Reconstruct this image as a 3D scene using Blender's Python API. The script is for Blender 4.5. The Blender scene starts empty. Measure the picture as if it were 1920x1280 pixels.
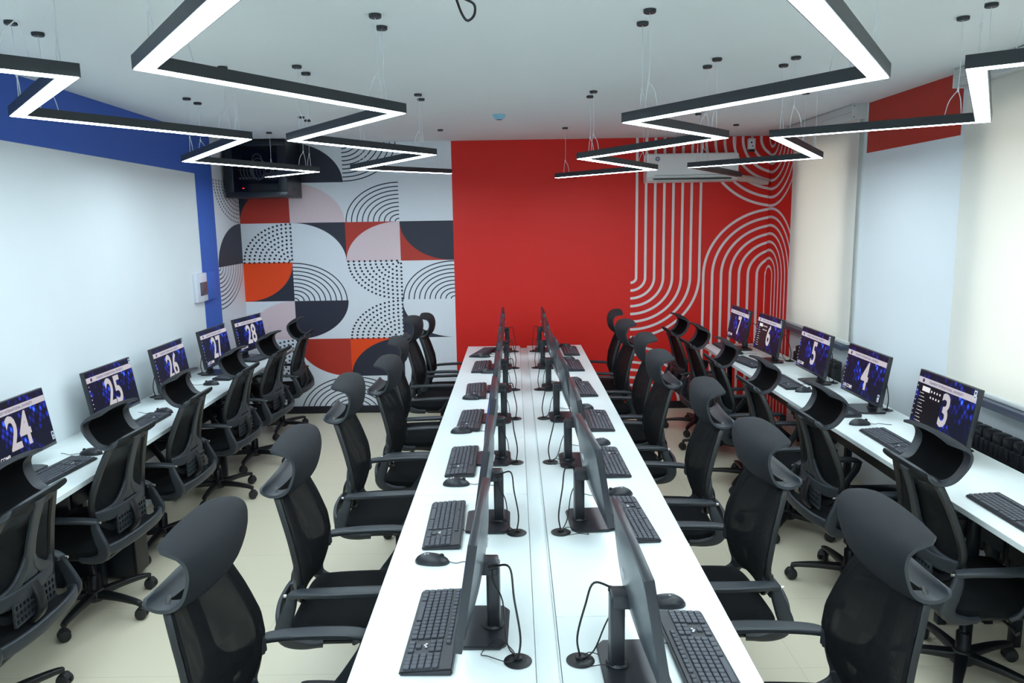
import bpy, bmesh, math, random
from mathutils import Vector, Matrix
random.seed(7)
S = bpy.context.scene
PI = math.pi

# ------------------------------------------------------------------ camera, world, exposure
F_PX, PITCH, ROLL, YAW, CAM_H = 1423.09, .1574, -.0162, .0047, 1.9132
cd = bpy.data.cameras.new('camera'); cam = bpy.data.objects.new('camera', cd)
S.collection.objects.link(cam); S.camera = cam
cd.sensor_width = 36; cd.lens = F_PX / 1920 * 36; cd.clip_start = .05
fw = Vector((-math.sin(YAW)*math.cos(PITCH), math.cos(YAW)*math.cos(PITCH), -math.sin(PITCH)))
rt = Vector((math.cos(YAW), math.sin(YAW), 0)); up = rt.cross(fw)
c_, s_ = math.cos(ROLL), math.sin(ROLL)
r2 = rt*c_ + up*s_; u2 = -rt*s_ + up*c_
cam.matrix_world = Matrix(((r2.x, u2.x, -fw.x, 0), (r2.y, u2.y, -fw.y, 0), (r2.z, u2.z, -fw.z, CAM_H), (0, 0, 0, 1)))

W = bpy.data.worlds.new('sky'); S.world = W; W.use_nodes = True
W.node_tree.nodes['Background'].inputs[0].default_value = (.96, .97, 1, 1)
W.node_tree.nodes['Background'].inputs[1].default_value = 3.2
LAMP = 33.0                     # emission of the pendant light strips
S.view_settings.view_transform = 'Standard'; S.view_settings.look = 'None'
S.view_settings.gamma = 1; S.view_settings.use_curve_mapping = False
S.view_settings.exposure = 0.12

# ------------------------------------------------------------------ helpers
C = S.collection
def lin(c):
    return tuple(((v/255)/12.92 if v/255 <= .04045 else ((v/255+.055)/1.055)**2.4) for v in c)
def mat(name, rgb, rough=.5, metal=0, emit=None, es=0, noise=0, nscale=30, bump=0, spec=.5, alpha=1, trans=0, bscale=None):
    m = bpy.data.materials.new(name); m.use_nodes = True
    nt = m.node_tree; b = nt.nodes['Principled BSDF']
    col = (*lin(rgb), 1)
    b.inputs['Base Color'].default_value = col
    b.inputs['Roughness'].default_value = rough; b.inputs['Metallic'].default_value = metal
    b.inputs['Specular IOR Level'].default_value = spec
    if emit: b.inputs['Emission Color'].default_value = (*lin(emit), 1); b.inputs['Emission Strength'].default_value = es
    if alpha < 1: b.inputs['Alpha'].default_value = alpha
    if trans: b.inputs['Transmission Weight'].default_value = trans
    tc = nt.nodes.new('ShaderNodeTexCoord')
    if noise:
        n = nt.nodes.new('ShaderNodeTexNoise'); n.inputs['Scale'].default_value = nscale; n.inputs['Detail'].default_value = 3
        nt.links.new(tc.outputs['Object'], n.inputs['Vector'])
        mx = nt.nodes.new('ShaderNodeMix'); mx.data_type = 'RGBA'
        mx.inputs[6].default_value = tuple(v*(1-noise) for v in col[:3])+(1,)
        mx.inputs[7].default_value = tuple(min(1, v*(1+noise)) for v in col[:3])+(1,)
        nt.links.new(n.outputs['Fac'], mx.inputs[0]); nt.links.new(mx.outputs[2], b.inputs['Base Color'])
    if bump:
        n2 = nt.nodes.new('ShaderNodeTexNoise'); n2.inputs['Scale'].default_value = bscale or 250
        nt.links.new(tc.outputs['Object'], n2.inputs['Vector'])
        bp = nt.nodes.new('ShaderNodeBump'); bp.inputs['Strength'].default_value = bump; bp.inputs['Distance'].default_value = .002
        nt.links.new(n2.outputs['Fac'], bp.inputs['Height']); nt.links.new(bp.outputs[0], b.inputs['Normal'])
    return m

M = {}
M['wall'] = mat('white wall paint', (233, 240, 244), .7, noise=.015, nscale=4, bump=.1)
M['ceil'] = mat('ceiling paint', (238, 243, 245), .85, noise=.015, nscale=2)
M['blue'] = mat('blue wall paint', (58, 102, 198), .6, noise=.03, nscale=3, bump=.1)
M['red'] = mat('red wall paint', (228, 26, 12), .55, noise=.03, nscale=3, bump=.1)
M['dkred'] = mat('brick red paint', (190, 50, 34), .55, noise=.02)
M['orange'] = mat('orange paint', (255, 76, 10), .55, noise=.02)
M['navy'] = mat('navy paint', (42, 44, 62), .55, noise=.03)
M['pink'] = mat('pale pink paint', (232, 208, 214), .6, noise=.02)
M['mwhite'] = mat('mural white paint', (234, 238, 246), .6, noise=.01)
M['stripe'] = mat('stripe white paint', (238, 232, 232), .6, noise=.01)
M['plank'] = mat('matt black paint', (30, 30, 40), .5)
M['plastic'] = mat('black plastic', (20, 22, 25), .42, noise=.1, nscale=60, bump=.15, bscale=600)
M['plasticg'] = mat('charcoal plastic', (44, 49, 55), .45, noise=.06, nscale=60, bump=.15, bscale=600)
M['fabric'] = mat('black woven fabric', (15, 17, 20), .9, noise=.15, nscale=300, bump=.6, bscale=700, spec=.25)
M['pad'] = mat('black headrest fabric', (24, 27, 32), .8, noise=.1, nscale=300, bump=.5, bscale=700, spec=.35)
M['inner'] = mat('dark headrest mesh', (8, 9, 11), .95, noise=.1, nscale=300, bump=.4, bscale=700, spec=.1)
M['rim'] = mat('grey headrest rim', (46, 51, 57), .5, noise=.05, nscale=60)
M['steel'] = mat('dark steel', (40, 40, 44), .3, .8)
M['chrome'] = mat('bright screw', (200, 200, 205), .25, 1)
M['rubber'] = mat('dark rubber', (34, 34, 36), .6)
M['desk'] = mat('white laminate', (232, 240, 240), .32, noise=.01, nscale=8)
M['edge'] = mat('desk edge banding', (196, 190, 180), .5)
M['mon'] = mat('monitor casing', (40, 42, 48), .33, noise=.05, nscale=40)
M['monback'] = mat('monitor back casing', (62, 68, 74), .28, noise=.05, nscale=40)
M['key'] = mat('keycap plastic', (74, 77, 86), .5)  # grey lightened so the colour carries the glare on the keys
M['kb'] = mat('keyboard body', (38, 40, 46), .45)
M['mark'] = mat('printed white mark', (215, 215, 220), .5)
M['cable'] = mat('black cable', (26, 26, 28), .5)
M['cord'] = mat('white cord', (225, 230, 235), .5)
M['lampb'] = mat('lamp housing', (34, 40, 46), .4)
M['lampon'] = mat('lit diffuser', (255, 255, 255), .5, emit=(228, 247, 255), es=LAMP)
M['lampoff'] = mat('unlit diffuser', (60, 62, 66), .5)
M['sill'] = mat('dark grey sill', (66, 74, 92), .35)
M['rad'] = mat('black radiator', (34, 36, 40), .3, .2)
M['acw'] = mat('air conditioner plastic', (246, 248, 248), .35)
M['acg'] = mat('air conditioner louvre', (205, 205, 205), .4)
M['pipe'] = mat('wrapped pipe', (218, 206, 196), .8, noise=.08, nscale=40, bump=.5, bscale=60)
M['rackm'] = mat('rack metal', (30, 36, 46), .3, .2)
M['led_o'] = mat('orange led', (255, 150, 40), .5, emit=(255, 150, 40), es=8)
M['led_r'] = mat('red led', (255, 30, 20), .5, emit=(255, 30, 20), es=6)
M['detector'] = mat('detector plastic', (150, 205, 232), .4)
M['boxw'] = mat('box cover white', (222, 224, 236), .4)
M['boxg'] = mat('smoked window', (92, 84, 98), .3)
M['logo'] = mat('blue printed sticker', (60, 80, 120), .5)
M['cass'] = mat('blind cassette', (214, 218, 216), .45)

def floor_mat():
    m = mat('beige porcelain tile', (206, 203, 178), .28, noise=.03, nscale=3)
    nt = m.node_tree; b = nt.nodes['Principled BSDF']
    tc = nt.nodes.new('ShaderNodeTexCoord')
    br = nt.nodes.new('ShaderNodeTexBrick'); br.offset = 0
    br.inputs['Scale'].default_value = 1; br.inputs['Brick Width'].default_value = 1.2; br.inputs['Row Height'].default_value = .6
    br.inputs['Mortar Size'].default_value = .0018
    br.inputs['Color1'].default_value = (*lin((228, 218, 194)), 1); br.inputs['Color2'].default_value = (*lin((226, 216, 192)), 1)
    br.inputs['Mortar'].default_value = (*lin((208, 199, 176)), 1)
    nt.links.new(tc.outputs['Object'], br.inputs['Vector'])
    for l in list(b.inputs['Base Color'].links): nt.links.remove(l)
    nt.links.new(br.outputs['Color'], b.inputs['Base Color'])
    return m
M['floor'] = floor_mat()
def blind_mat():
    m = bpy.data.materials.new('roller blind cloth'); m.use_nodes = True; nt = m.node_tree
    b = nt.nodes['Principled BSDF']; b.inputs['Base Color'].default_value = (*lin((247, 245, 238)), 1); b.inputs['Roughness'].default_value = .85
    t = nt.nodes.new('ShaderNodeBsdfTranslucent'); t.inputs[0].default_value = (*lin((252, 249, 240)), 1)
    mx = nt.nodes.new('ShaderNodeMixShader'); mx.inputs[0].default_value = .3
    tc = nt.nodes.new('ShaderNodeTexCoord'); w = nt.nodes.new('ShaderNodeTexNoise'); w.inputs['Scale'].default_value = 400
    bp = nt.nodes.new('ShaderNodeBump'); bp.inputs['Strength'].default_value = .1; bp.inputs['Distance'].default_value = .001
    nt.links.new(tc.outputs['Object'], w.inputs['Vector']); nt.links.new(w.outputs['Fac'], bp.inputs['Height']); nt.links.new(bp.outputs[0], b.inputs['Normal'])
    nt.links.new(b.outputs[0], mx.inputs[1]); nt.links.new(t.outputs[0], mx.inputs[2])
    nt.links.new(mx.outputs[0], nt.nodes['Material Output'].inputs[0]); return m
M['blind'] = blind_mat()
def glass_mat(name, rgb, a):
    m = bpy.data.materials.new(name); m.use_nodes = True; nt = m.node_tree
    b = nt.nodes['Principled BSDF']; b.inputs['Base Color'].default_value = (*lin(rgb), 1); b.inputs['Roughness'].default_value = .05
    t = nt.nodes.new('ShaderNodeBsdfTransparent'); mx = nt.nodes.new('ShaderNodeMixShader'); mx.inputs[0].default_value = a
    nt.links.new(t.outputs[0], mx.inputs[1]); nt.links.new(b.outputs[0], mx.inputs[2]); nt.links.new(mx.outputs[0], nt.nodes['Material Output'].inputs[0]); return m
M['glass'] = glass_mat('window glass', (230, 240, 240), .12)
M['tint'] = glass_mat('tinted rack glass', (20, 26, 34), .35)
def mesh_mat():
    m = bpy.data.materials.new('black backrest mesh'); m.use_nodes = True; nt = m.node_tree
    b = nt.nodes['Principled BSDF']; b.inputs['Base Color'].default_value = (*lin((14, 16, 19)), 1); b.inputs['Roughness'].default_value = .85
    b.inputs['Specular IOR Level'].default_value = .3
    t = nt.nodes.new('ShaderNodeBsdfTransparent'); mx = nt.nodes.new('ShaderNodeMixShader')
    tc = nt.nodes.new('ShaderNodeTexCoord'); w = nt.nodes.new('ShaderNodeTexWave'); w.inputs['Scale'].default_value = 160; w.bands_direction = 'Z'
    mr = nt.nodes.new('ShaderNodeMapRange'); mr.inputs[3].default_value = .74; mr.inputs[4].default_value = .95
    nt.links.new(tc.outputs['Object'], w.inputs['Vector']); nt.links.new(w.outputs['Fac'], mr.inputs[0]); nt.links.new(mr.outputs[0], mx.inputs[0])
    nt.links.new(t.outputs[0], mx.inputs[1]); nt.links.new(b.outputs[0], mx.inputs[2]); nt.links.new(mx.outputs[0], nt.nodes['Material Output'].inputs[0]); return m
M['mesh'] = mesh_mat()
def screen_mat():
    # dark wallpaper of a glowing blue keyboard, as tilted cells of varied brightness
    m = bpy.data.materials.new('screen wallpaper'); m.use_nodes = True; nt = m.node_tree; L = nt.links
    b = nt.nodes['Principled BSDF']; b.inputs['Base Color'].default_value = (.004, .004, .008, 1); b.inputs['Roughness'].default_value = .4; b.inputs['Specular IOR Level'].default_value = .25
    tc = nt.nodes.new('ShaderNodeTexCoord'); mp = nt.nodes.new('ShaderNodeMapping')
    mp.inputs['Rotation'].default_value = (.6, 0, 0); mp.inputs['Scale'].default_value = (1, 42, 30)
    L.new(tc.outputs['Object'], mp.inputs['Vector'])
    v = nt.nodes.new('ShaderNodeTexVoronoi'); v.inputs['Scale'].default_value = 1; v.inputs['Randomness'].default_value = .12
    L.new(mp.outputs[0], v.inputs['Vector'])
    e = nt.nodes.new('ShaderNodeMapRange'); e.inputs[1].default_value = .0; e.inputs[2].default_value = .55; e.inputs[3].default_value = 1; e.inputs[4].default_value = 0
    L.new(v.outputs['Distance'], e.inputs[0])
    sp = nt.nodes.new('ShaderNodeSeparateColor'); L.new(v.outputs['Color'], sp.inputs[0])
    pw = nt.nodes.new('ShaderNodeMath'); pw.operation = 'POWER'; pw.inputs[1].default_value = 3; L.new(sp.outputs[0], pw.inputs[0])
    n = nt.nodes.new('ShaderNodeTexNoise'); n.inputs['Scale'].default_value = 7; L.new(tc.outputs['Object'], n.inputs['Vector'])
    nr = nt.nodes.new('ShaderNodeMapRange'); nr.inputs[1].default_value = .42; nr.inputs[2].default_value = .62; L.new(n.outputs['Fac'], nr.inputs[0])
    m1 = nt.nodes.new('ShaderNodeMath'); m1.operation = 'MULTIPLY'; L.new(pw.outputs[0], m1.inputs[0]); L.new(e.outputs[0], m1.inputs[1])
    m2 = nt.nodes.new('ShaderNodeMath'); m2.operation = 'MULTIPLY'; L.new(m1.outputs[0], m2.inputs[0]); L.new(nr.outputs[0], m2.inputs[1])
    cr = nt.nodes.new('ShaderNodeValToRGB'); cr.color_ramp.elements[0].color = (.004, .005, .016, 1); cr.color_ramp.elements[1].color = (.12, .42, 1, 1)
    cr.color_ramp.elements[1].position = .9; k = cr.color_ramp.elements.new(.12); k.color = (.012, .02, .30, 1); k = cr.color_ramp.elements.new(.4); k.color = (.02, .09, .95, 1)
    L.new(m2.outputs[0], cr.inputs[0]); L.new(cr.outputs[0], b.inputs['Emission Color']); b.inputs['Emission Strength'].default_value = 1
    return m
M['screen'] = screen_mat()
M['sbar'] = mat('screen title bar', (20, 20, 20), .3, emit=(205, 200, 208), es=.85)
M['snum'] = mat('screen numeral', (20, 20, 20), .3, emit=(205, 200, 205), es=.85)
M['stxt'] = mat('screen lettering', (20, 20, 20), .3, emit=(60, 50, 110), es=.8)
M['swht'] = mat('screen white text', (20, 20, 20), .3, emit=(235, 235, 240), es=.9)
M['smenu'] = mat('screen menu panel', (8, 8, 10), .3, emit=(16, 16, 22), es=1)
M['sred'] = mat('screen icon', (20, 20, 20), .3, emit=(230, 120, 60), es=.8)

def link(name, me, parent=None, loc=(0, 0, 0), rot=(0, 0, 0)):
    o = bpy.data.objects.new(name, me); C.objects.link(o); o.location = loc; o.rotation_euler = rot
    if parent: o.parent = parent
    return o
def finish(bm, name, mats, smooth=40):
    bmesh.ops.recalc_face_normals(bm, faces=bm.faces[:])
    me = bpy.data.meshes.new(name); bm.to_mesh(me); bm.free()
    if not isinstance(mats, (list, tuple)): mats = [mats]
    for m in mats: me.materials.append(m)
    if smooth:
        for p in me.polygons: p.use_smooth = True
        try: me.set_sharp_from_angle(angle=math.radians(smooth))
        except Exception: pass
    return me
def obj(name, bm, m, parent=None, loc=(0, 0, 0), rot=(0, 0, 0), smooth=40):
    return link(name, finish(bm, name, m, smooth), parent, loc, rot)
def thing(name, label, cat, loc=(0, 0, 0), rz=0, group=None):
    o = link(name, None, None, loc, (0, 0, rz)); tag(o, label, cat, group); return o
def tag(o, label, cat, group=None):
    o['label'] = label; o['category'] = cat
    if group: o['group'] = group
    return o
def struct(o):
    o['kind'] = 'structure'; return o
def B(): return bmesh.new()
def box(bm, x0, x1, y0, y1, z0, z1, bev=0, mi=0, mtx=None, seg=2):
    r = bmesh.ops.create_cube(bm, size=1)
    vs = r['verts']
    for v in vs:
        v.co = Vector(((x0+x1)/2+v.co.x*(x1-x0), (y0+y1)/2+v.co.y*(y1-y0), (z0+z1)/2+v.co.z*(z1-z0)))
    if bev:
        es = list({e for v in vs for e in v.link_edges})
        rr = bmesh.ops.bevel(bm, geom=es, offset=bev, segments=seg, affect='EDGES', profile=.5)
        vs = list({v for f in rr['faces'] for v in f.verts})
        seen = set(vs); st = list(vs)
        while st:
            v = st.pop()
            for e in v.link_edges:
                o = e.other_vert(v)
                if o not in seen: seen.add(o); st.append(o)
        vs = list(seen)
    fs = {f for v in vs for f in v.link_faces}
    for f in fs: f.material_index = mi
    if mtx is not None:
        for v in vs: v.co = mtx @ v.co
    return vs
def prism(bm, pts, z0, z1, mi=0):
    a = [bm.verts.new((x, y, z0)) for x, y in pts]; b = [bm.verts.new((x, y, z1)) for x, y in pts]
    n = len(pts); fs = [bm.faces.new(a[::-1]), bm.faces.new(b)]
    for i in range(n): fs.append(bm.faces.new((a[i], a[(i+1) % n], b[(i+1) % n], b[i])))
    for f in fs: f.material_index = mi
def catmull(P, n=6):
    P = [Vector(p) for p in P]; out = []
    for i in range(len(P)-1):
        p0 = P[i-1] if i > 0 else P[i]*2-P[i+1]; p1 = P[i]; p2 = P[i+1]; p3 = P[i+2] if i+2 < len(P) else P[i+1]*2-P[i]
        for k in range(n):
            t = k/n
            out.append(.5*((2*p1)+(p2-p0)*t+(2*p0-5*p1+4*p2-p3)*t*t+(3*p1-p0-3*p2+p3)*t**3))
    out.append(P[-1]); return out
def tube(bm, pts, r, sides=8, smooth=5, mi=0, flat=None, side=None, closed=False, sq=1.0):
    """sweep a (super)ellipse; pts may carry (x,y,z) ; r radius or list; flat = thickness radius list for flat bands with 'side' direction of the wide axis"""
    P = [Vector(p) for p in pts]
    if smooth > 1:
        if closed:
            ext = catmull([P[-1]]+P+[P[0], P[1]], smooth); ext = ext[smooth:-smooth-1]+[]
            Q = ext
        else: Q = catmull(P, smooth)
    else: Q = P
    n = len(Q)
    def lerp(a, i):
        if not isinstance(a, (list, tuple)): return a
        t = i/(n-1)*(len(a)-1) if not closed else (i/n*len(a))
        j = int(t); f = t-j; return a[j % len(a)]*(1-f)+a[(j+1) % len(a) if closed else min(j+1, len(a)-1)]*f
    rings = []; prev = None
    for i in range(n):
        if closed: t = (Q[(i+1) % n]-Q[i-1])
        else: t = Q[min(i+1, n-1)]-Q[max(i-1, 0)]
        t.normalize()
        s = Vector(side) if side is not None else (prev if prev is not None else (Vector((0, 0, 1)) if abs(t.z) < .9 else Vector((1, 0, 0))))
        a = s-t*s.dot(t)
        if a.length < 1e-5: a = Vector((1, 0, 0))-t*t.x
        a.normalize(); prev = a; b = t.cross(a)
        ra = lerp(r, i); rb = lerp(flat, i) if flat is not None else ra
        ring = []
        for k in range(sides):
            th = 2*PI*(k+.5)/sides; cx, sy = math.cos(th), math.sin(th)
            if sq != 1: cx = math.copysign(abs(cx)**sq, cx); sy = math.copysign(abs(sy)**sq, sy)
            ring.append(bm.verts.new(Q[i]+a*ra*cx+b*rb*sy))
        rings.append(ring)
    m = n if closed else n-1
    for i in range(m):
        A, Bq = rings[i], rings[(i+1) % n]
        for k in range(sides):
            f = bm.faces.new((A[k], A[(k+1) % sides], Bq[(k+1) % sides], Bq[k])); f.material_index = mi
    if not closed:
        f = bm.faces.new(rings[0][::-1]); f.material_index = mi; f = bm.faces.new(rings[-1]); f.material_index = mi
def band(bm, pts, w, th, side, smooth=5, mi=0, closed=False):
    tube(bm, pts, w, 12, smooth, mi, flat=th, side=side, closed=closed, sq=.45)
def cyl(bm, c, r, z0, z1, n=20, mi=0, r1=None, ax='z'):
    r1 = r if r1 is None else r1
    def P(x, y, z): return {'z': (c[0]+x, c[1]+y, z), 'x': (z, c[0]+x, c[1]+y), 'y': (c[0]+x, z, c[1]+y)}[ax]
    a = [bm.verts.new(P(r*math.cos(2*PI*i/n), r*math.sin(2*PI*i/n), z0)) for i in range(n)]
    b = [bm.verts.new(P(r1*math.cos(2*PI*i/n), r1*math.sin(2*PI*i/n), z1)) for i in range(n)]
    fs = [bm.faces.new(a[::-1]), bm.faces.new(b)]
    for i in range(n): fs.append(bm.faces.new((a[i], a[(i+1) % n], b[(i+1) % n], b[i])))
    for f in fs: f.material_index = mi
def lathe(bm, prof, c=(0, 0, 0), n=20, mi=0):
    R = []
    for r, z in prof: R.append([bm.verts.new((c[0]+r*math.cos(2*PI*i/n), c[1]+r*math.sin(2*PI*i/n), c[2]+z)) for i in range(n)])
    for a, b in zip(R, R[1:]):
        for i in range(n): bm.faces.new((a[i], a[(i+1) % n], b[(i+1) % n], b[i])).material_index = mi
    bm.faces.new(R[0][::-1]).material_index = mi; bm.faces.new(R[-1]).material_index = mi
def shell(bm, fn, ns, nt, th, mi_fn=None):
    """thick surface: fn(s,t)->Vector for s,t in [0,1]; thickness th along the normal, both sides"""
    P = [[fn(i/ns, j/nt) for j in range(nt+1)] for i in range(ns+1)]
    def nrm(i, j):
        a = P[min(i+1, ns)][j]-P[max(i-1, 0)][j]; b = P[i][min(j+1, nt)]-P[i][max(j-1, 0)]
        n = a.cross(b); return n.normalized() if n.length > 1e-9 else Vector((1, 0, 0))
    F = []; K = []
    for i in range(ns+1):
        f = []; k = []
        for j in range(nt+1):
            n = nrm(i, j); e = min(i, ns-i, j, nt-j); q = th*(.5 if e == 0 else (.85 if e == 1 else 1))
            f.append(bm.verts.new(P[i][j]+n*q)); k.append(bm.verts.new(P[i][j]-n*q))
        F.append(f); K.append(k)
    for i in range(ns):
        for j in range(nt):
            a = bm.faces.new((F[i][j], F[i+1][j], F[i+1][j+1], F[i][j+1])); b = bm.faces.new((K[i][j], K[i][j+1], K[i+1][j+1], K[i+1][j]))
            if mi_fn: a.material_index = mi_fn(i, j, 0); b.material_index = mi_fn(i, j, 1)
    for i in range(ns):
        for j in (0, nt):
            f = bm.faces.new((F[i][j], K[i][j], K[i+1][j], F[i+1][j]));  f.material_index = mi_fn(i, min(j, nt-1), 0) if mi_fn else 0
    for j in range(nt):
        for i in (0, ns):
            f = bm.faces.new((F[i][j], F[i][j+1], K[i][j+1], K[i][j])); f.material_index = mi_fn(min(i, ns-1), j, 0) if mi_fn else 0
def pl(xs, v):
    """piecewise linear (smoothstepped) lookup"""
    if v <= xs[0][0]: return xs[0][1]
    for (a, fa), (b, fb) in zip(xs, xs[1:]):
        if v <= b:
            t = (v-a)/(b-a); return fa+(fb-fa)*t
    return xs[-1][1]
def copy_tree(o, parent=None):
    c = o.copy(); C.objects.link(c)
    if parent: c.parent = parent
    for ch in list(o.children): copy_tree(ch, c)
    return c

# ------------------------------------------------------------------ room shell
H = 2.688; YB = 7.566; XR = 2.497; Y0 = -1.6
def xl(y): return -2.54-.05*(y-4.45)
T = .2
bm = B(); prism(bm, [(-3.3, Y0-T), (3.2, Y0-T), (3.2, YB+T), (-3.3, YB+T)], -.1, 0); struct(obj('floor', bm, M['floor'], smooth=0))
bm = B(); prism(bm, [(-3.3, Y0-T), (3.2, Y0-T), (3.2, YB+T), (-3.3, YB+T)], H, H+.1); struct(obj('ceiling', bm, M['ceil'], smooth=0))
bm = B(); prism(bm, [(xl(YB), YB), (XR, YB), (XR+T, YB+T), (xl(YB)-T, YB+T)], 0, H); wall_back = struct(obj('wall_back', bm, M['mwhite'], smooth=0))
bm = B(); prism(bm, [(xl(Y0), Y0), (xl(YB), YB), (xl(YB)-T, YB+T), (xl(Y0)-T, Y0-T)], 0, H); wall_left = struct(obj('wall_left', bm, M['wall'], smooth=0))
bm = B(); prism(bm, [(xl(Y0), Y0), (xl(Y0)-T, Y0-T), (XR+T, Y0-T), (XR, Y0)], 0, H); struct(obj('wall_front', bm, M['wall'], smooth=0))  # unseen wall behind the camera, put in to bounce light back
# right wall with two window openings
WIN = [(5.74, 6.70), (1.1, 4.06)]; WZ0, WZ1 = 1.0, 2.45
bm = B()
box(bm, XR, XR+T, Y0-T, WIN[1][0], 0, H); box(bm, XR, XR+T, WIN[1][1], WIN[0][0], 0, H); box(bm, XR, XR+T, WIN[0][1], YB+T, 0, H)
for a, b in WIN: box(bm, XR, XR+T, a, b, 0, WZ0); box(bm, XR, XR+T, a, b, WZ1, H)
wall_right = struct(obj('wall_right', bm, M['wall'], smooth=0))
for i, (a, b) in enumerate(WIN):
    bm = B(); x0, x1 = XR+.09, XR+.15
    n = max(1, round((b-a)/1.1))
    box(bm, x0, x1, a, b, WZ0, WZ0+.05, .004); box(bm, x0, x1, a, b, WZ1-.05, WZ1, .004)
    for k in range(n+1):
        y = a+(b-a)*k/n; y = min(max(y, a+.03), b-.03); box(bm, x0, x1, y-.03, y+.03, WZ0+.05, WZ1-.05, .004)
    w = struct(obj('window_%d' % (i+1), bm, M['acw']))
    bm = B(); box(bm, x0+.025, x0+.035, a+.05, b-.05, WZ0+.05, WZ1-.05); obj('window_pane', bm, M['glass'], w, smooth=0)
# window sills
for i, (a, b) in enumerate([(5.56, 6.9), (.9, 4.26)]):
    bm = B(); box(bm, 2.405, XR, a, b, .925, .965, .006); struct(obj('trim_%d' % (i+1), bm, M['sill']))
bm = B(); box(bm, xl(YB)+.02, XR, YB-.016, YB, 0, .075, .003); struct(obj('baseboard_back', bm, M['plank']))

# ------------------------------------------------------------------ murals (painted layers on the walls)
def poly(bm, pts, mi): 
    vs = [bm.verts.new(p) for p in pts]; f = bm.faces.new(vs); f.material_index = mi
class Wallmap:
    """unrolled wall coordinate s, height z, and a small paint thickness"""
    def __init__(s, f): s.f = f
    def __call__(s, u, z, d): return s.f(u, z, d)
backmap = Wallmap(lambda u, z, d: Vector((u, YB-d, z)))
leftmap = Wallmap(lambda u, z, d: Vector((xl(u)+d, u, z)))
def redmap_f(u, z, d):
    if u <= XR-d: return Vector((u, YB-d, z))
    return Vector((XR-d, YB-(u-XR) if u > XR+d else YB-d, z))
redmap = Wallmap(redmap_f)
def quarter(cx, cz, dx, dz, rx, rz, n=28):
    return [(cx, cz)]+[(cx+dx*rx*math.cos(PI/2*k/n), cz+dz*rz*math.sin(PI/2*k/n)) for k in range(n+1)]
def arcband(bm, mp, cx, cz, rx, rz, t0, t1, w, mi, d, n=30):
    pr = None
    for k in range(n+1):
        th = t0+(t1-t0)*k/n; c, s = math.cos(th), math.sin(th)
        a = mp(cx+(rx-w/2)*c, cz+(rz-w/2)*s, d); b = mp(cx+(rx+w/2)*c, cz+(rz+w/2)*s, d)
        a = bm.verts.new(a); b = bm.verts.new(b)
        if pr: f = bm.faces.new((pr[0], pr[1], b, a)); f.material_index = mi
        pr = (a, b)
geo = B(); MI = dict(W=0, N=1, R=2, O=3, P=4, K=1)
RZ = .386
def cell(mp, u0, u1, r, kind, corner=None, fg=None, bg='W'):
    """corner: 'bl','br','tl','tr' = centre of the quarter circle; u0 is the viewer's left edge"""
    z1 = 2.70-RZ*r; z0 = max(z1-RZ, 0.0); zt = min(z1, H-.001)
    wd = abs(u1-u0)
    poly(geo, [mp(u0, z0, .001), mp(u1, z0, .001), mp(u1, zt, .001), mp(u0, zt, .001)], MI[bg])
    if kind == 'flat': return
    sg = 1 if u1 > u0 else -1
    cx, dx = (u0, sg) if corner[1] == 'l' else (u1, -sg)
    cz, dz = (z1-RZ, 1) if corner[0] == 'b' else (z1, -1)
    cl = lambda z: min(max(z, .0), H-.001)
    if kind == 'q':
        poly(geo, [mp(u, cl(z), .002) for u, z in quarter(cx, cz, dx, dz, wd, RZ)], MI[fg])
    elif kind == 'lines':
        for k in range(1, 11):
            rx, rz = wd*(k-.25)/10, RZ*(k-.25)/10; t0 = 0; t1 = PI/2
            pr = None
            for j in range(25):
                th = PI/2*j/24; c, s = math.cos(th), math.sin(th)
                ww = .0105
                pa = mp(cx+dx*(rx-ww/2)*c, cl(cz+dz*(rz-ww/2)*s), .002); pb = mp(cx+dx*(rx+ww/2)*c, cl(cz+dz*(rz+ww/2)*s), .002)
                a = geo.verts.new(pa); b = geo.verts.new(pb)
                if pr: f = geo.faces.new((pr[0], pr[1], b, a)); f.material_index = 1
                pr = (a, b)
    elif kind == 'dots':
        for k in range(1, 11):
            rx, rz = wd*(k-.3)/10, RZ*(k-.3)/10; n = max(2, round(PI/2*(rx+rz)/2/.040))
            for j in range(n+1):
                th = PI/2*j/n; px, pz = cx+dx*rx*math.cos(th), cz+dz*rz*math.sin(th)
                if pz > H-.02: continue
                dr = .0115
                poly(geo, [mp(px+dr*math.cos(a*PI/4), pz+dr*.95*math.sin(a*PI/4), .002) for a in range(8)], 1)
CX = [xl(YB)+.001, -2.204, -1.664, -1.125, -.597]
table = {
 0: [('q', 'br', 'N'), ('q', 'bl', 'N'), ('lines', 'tl'), ('flat',)],
 1: [('q', 'br', 'R', 'N'), ('q', 'bl', 'P'), ('lines', 'br'), ('flat',)],
 2: [('dots', 'br'), ('q', 'bl', 'W', 'N'), ('q', 'br', 'P', 'R'), ('q', 'tr', 'N', 'R')],
 3: [('q', 'tl', 'O', 'N'), ('lines', 'bl'), ('dots', 'tr'), ('lines', 'br')],
 4: [('q', 'br', 'P'), ('q', 'tl', 'N'), ('dots', 'br'), ('q', 'tr', 'W', 'N')],
 5: [('dots', 'br'), ('q', 'tr', 'R'), ('q', 'br', 'N', 'O'), ('flat',)],
 6: [('flat',), ('lines', 'br'), ('lines', 'bl'), ('flat',)]}
for r, row in table.items():
    for c, spec in enumerate(row):
        cell(backmap, CX[c], CX[c+1], r, spec[0], *( [spec[1]] if len(spec) > 1 else []), *(([spec[2]] if len(spec) > 2 else [])), **({'bg': spec[3]} if len(spec) > 3 else {}))
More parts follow.
